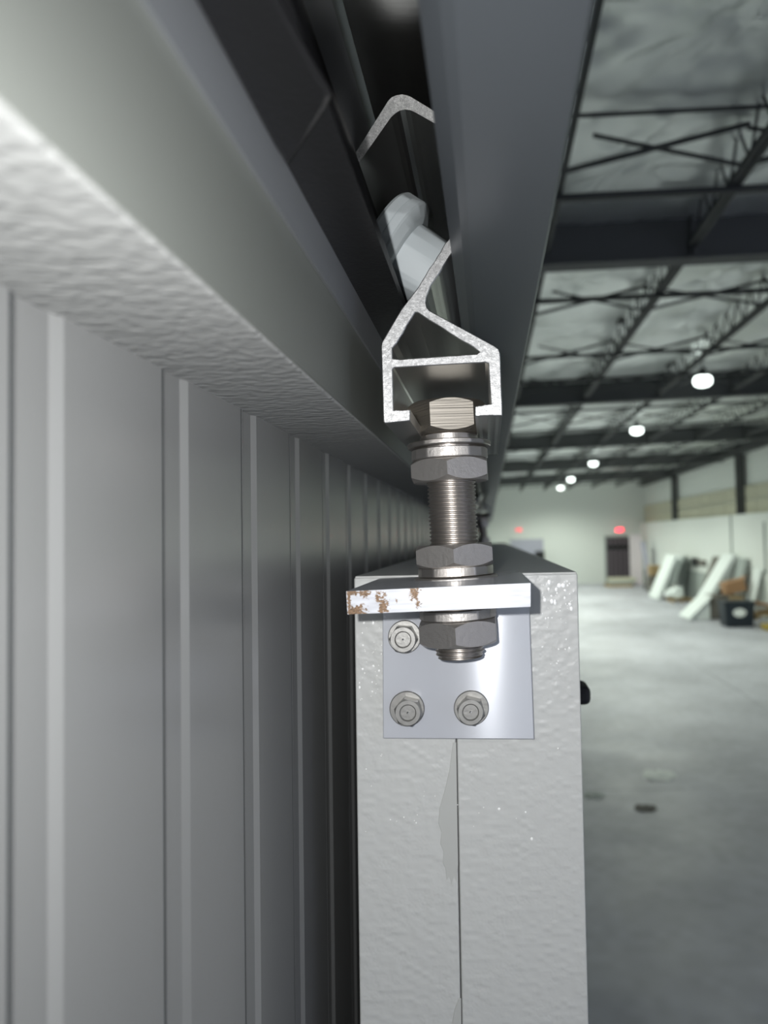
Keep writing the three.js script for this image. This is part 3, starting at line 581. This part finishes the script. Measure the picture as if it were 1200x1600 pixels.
// scrap beside the bin
{
  const bits = [['wooden pallet leaning at the right edge beside the navy bin', 8.7, 0.34, 22.5, 0.2, M.wood], ['brown board lying over the scrap at the right edge', 8.7, 0.62, 22.5, -0.2, M.card]];
  bits.forEach(([l, x, y, z, r, m]) => {
    const t = thing('scrap_pallet', l, 'pallet', V(x, FL + y, z), 'scrap by the right wall');
    for (let k = 0; k < 5; k++) part(t, 'pallet_board', new THREE.BoxGeometry(0.9, 0.03, 0.14).translate(0, 0.05, (k - 2) * 0.2).rotateZ(r).translate(x, H + FL + y, -z), m);
    for (const s of [-0.4, 0, 0.4]) part(t, 'pallet_runner', new THREE.BoxGeometry(0.07, 0.08, 0.95).translate(s, 0, 0).rotateZ(r).translate(x, H + FL + y, -z), m);
  });
  const names = ['yellow', 'tan', 'brown', 'dark', 'grey'], mats = [M.yellow, M.wood, M.card, M.dark, M.taupe];
  for (let k = 0; k < 10; k++) {
    const x = 8.3 + (k % 5) * 0.19, y = 0.045 + Math.floor(k / 5) * 0.08, z = 21.35, L = 0.4 + rnd() * 0.2;
    const o = thing('offcut', `${names[k % 5]} offcut of board in the scrap heap beside the navy bin, ${k < 5 ? 'on the floor' : 'on top'}`, 'offcut', V(x, FL + y, z), 'offcuts beside the bin');
    part(o, 'offcut_board', new RoundedBoxGeometry(L, 0.07, 0.15, 1, 0.008).rotateY(Math.PI / 2 + (rnd() - 0.5) * 0.25).translate(x, H + FL + y, -z), mats[k % 5]);
  }
}
// things by the far doorway
{
  const a = P(985, 905, 41).x, b = P(1002, 905, 41).x;
  const t = thing('tall_sheet', 'tall pinkish white sheet standing right of the dark far doorway', 'sheet', V((a + b) / 2, FL, 41)); part(t, 'sheet_panel', box(a, b, FL, -0.05, 40.9, 41, 0.02), M.pinkWhite); part(t, 'sheet_edge', box(b - 0.1, b + 0.02, FL, -0.1, 40.85, 40.92), M.pinkWhite);
  slab('leaning_panel', 'lavender grey panel leaning beside the tall pinkish sheet', 'panel', M.lavender, 8.9, FL + 0.02, 8.55, FL + 2.5, 39.2, 0.9, 0.1, 'panels leaning on the right wall');
  const p = thing('pallet_stack', 'low stack of pale pallets in front of the dark far doorway', 'pallets', V(7.4, FL, 40));
  for (let k = 0; k < 3; k++) part(p, 'pallet', box(6.6 + k * 0.08, 8.0 + k * 0.1, FL + k * 0.16, FL + 0.16 + k * 0.16, 39.4, 40.7, 0.01), [M.wood, M.greyPanel, M.cream][k]);
  const c = thing('hand_cart', 'small grey hand cart near the far right corner', 'cart', V(8.5, FL, 37));
  part(c, 'cart_deck', box(8.15, 8.8, FL + 0.2, FL + 0.28, 36.6, 37.6, 0.01), M.taupe); part(c, 'cart_rail', merge([rod(V(8.2, FL + 0.28, 37.5), V(8.2, FL + 1, 37.5), 0.025), rod(V(8.75, FL + 0.28, 37.5), V(8.75, FL + 1, 37.5), 0.025), rod(V(8.2, FL + 1, 37.5), V(8.75, FL + 1, 37.5), 0.025)]), M.taupe);
  for (const [x, z] of [[8.22, 36.7], [8.73, 36.7], [8.22, 37.5], [8.73, 37.5]]) part(c, 'wheel', rod(V(x - 0.03, FL + 0.1, z), V(x + 0.03, FL + 0.1, z), 0.1, 16), M.dark);
  const bx = thing('brown_carton', 'tall brown carton stack left of the far leaning panels', 'carton', V(8.3, FL, 35.6)); part(bx, 'carton_body', box(8.0, 8.6, FL, FL + 0.85, 35.3, 36, 0.02), M.taupe); part(bx, 'carton_top', box(8.05, 8.6, FL + 0.85, FL + 1.35, 35.35, 35.95, 0.02), M.wood);
}
// litter on the open floor
{
  const crumple = (px, py, w, h, name, label, cat, mat) => {
    const b = PY(px, py, FL + 0.002), g = new THREE.IcosahedronGeometry(1, 3), p = g.attributes.position, q = noise(7, 201);
    for (let i = 0; i < p.count; i++) { const x = p.getX(i), y = p.getY(i), z = p.getZ(i), k = 0.6 + 0.9 * q(x * 0.4 + 0.5, z * 0.4 + y * 0.3 + 0.5); p.setXYZ(i, x * k * w, Math.max(0, y + 0.3) * k * h, z * k * w * 0.9); }
    g.computeVertexNormals(); const t = thing(name, label, cat, b); part(t, 'crumpled_sheet', g.translate(b.x, b.y, b.z), mat);
  };
  crumple(1028, 1211, 0.17, 0.016, 'paper_scrap', 'small crumpled white paper scrap on the open floor beyond the door edge', 'paper', M.white);
  crumple(928, 1243, 0.1, 0.012, 'paper_scrap', 'flat pale paper scrap on the floor close to the door edge', 'paper', M.greyPanel);
  crumple(1008, 1263, 0.1, 0.012, 'wood_sliver', 'dark flat sliver lying on the floor in front of the crumpled paper', 'sliver', M.taupe);
}
// conduit down the right wall
[[26.6, 0.62, -1.2], [23.4, 0.3, -1.3]].forEach(([z, a, b], i) => { const t = thing('conduit', ['grey conduit down the right wall above the near leaning panels', 'grey conduit down the right wall near the right edge'][i], 'conduit', V(XR - 0.03, b, z)); part(t, 'pipe', rod(V(XR - 0.03, a, z), V(XR - 0.03, b, z), 0.03), M.greyPanel); part(t, 'fitting', box(XR - 0.08, XR, b - 0.12, b, z - 0.06, z + 0.06, 0.01), M.greyPanel); });

renderer.render(scene, camera);
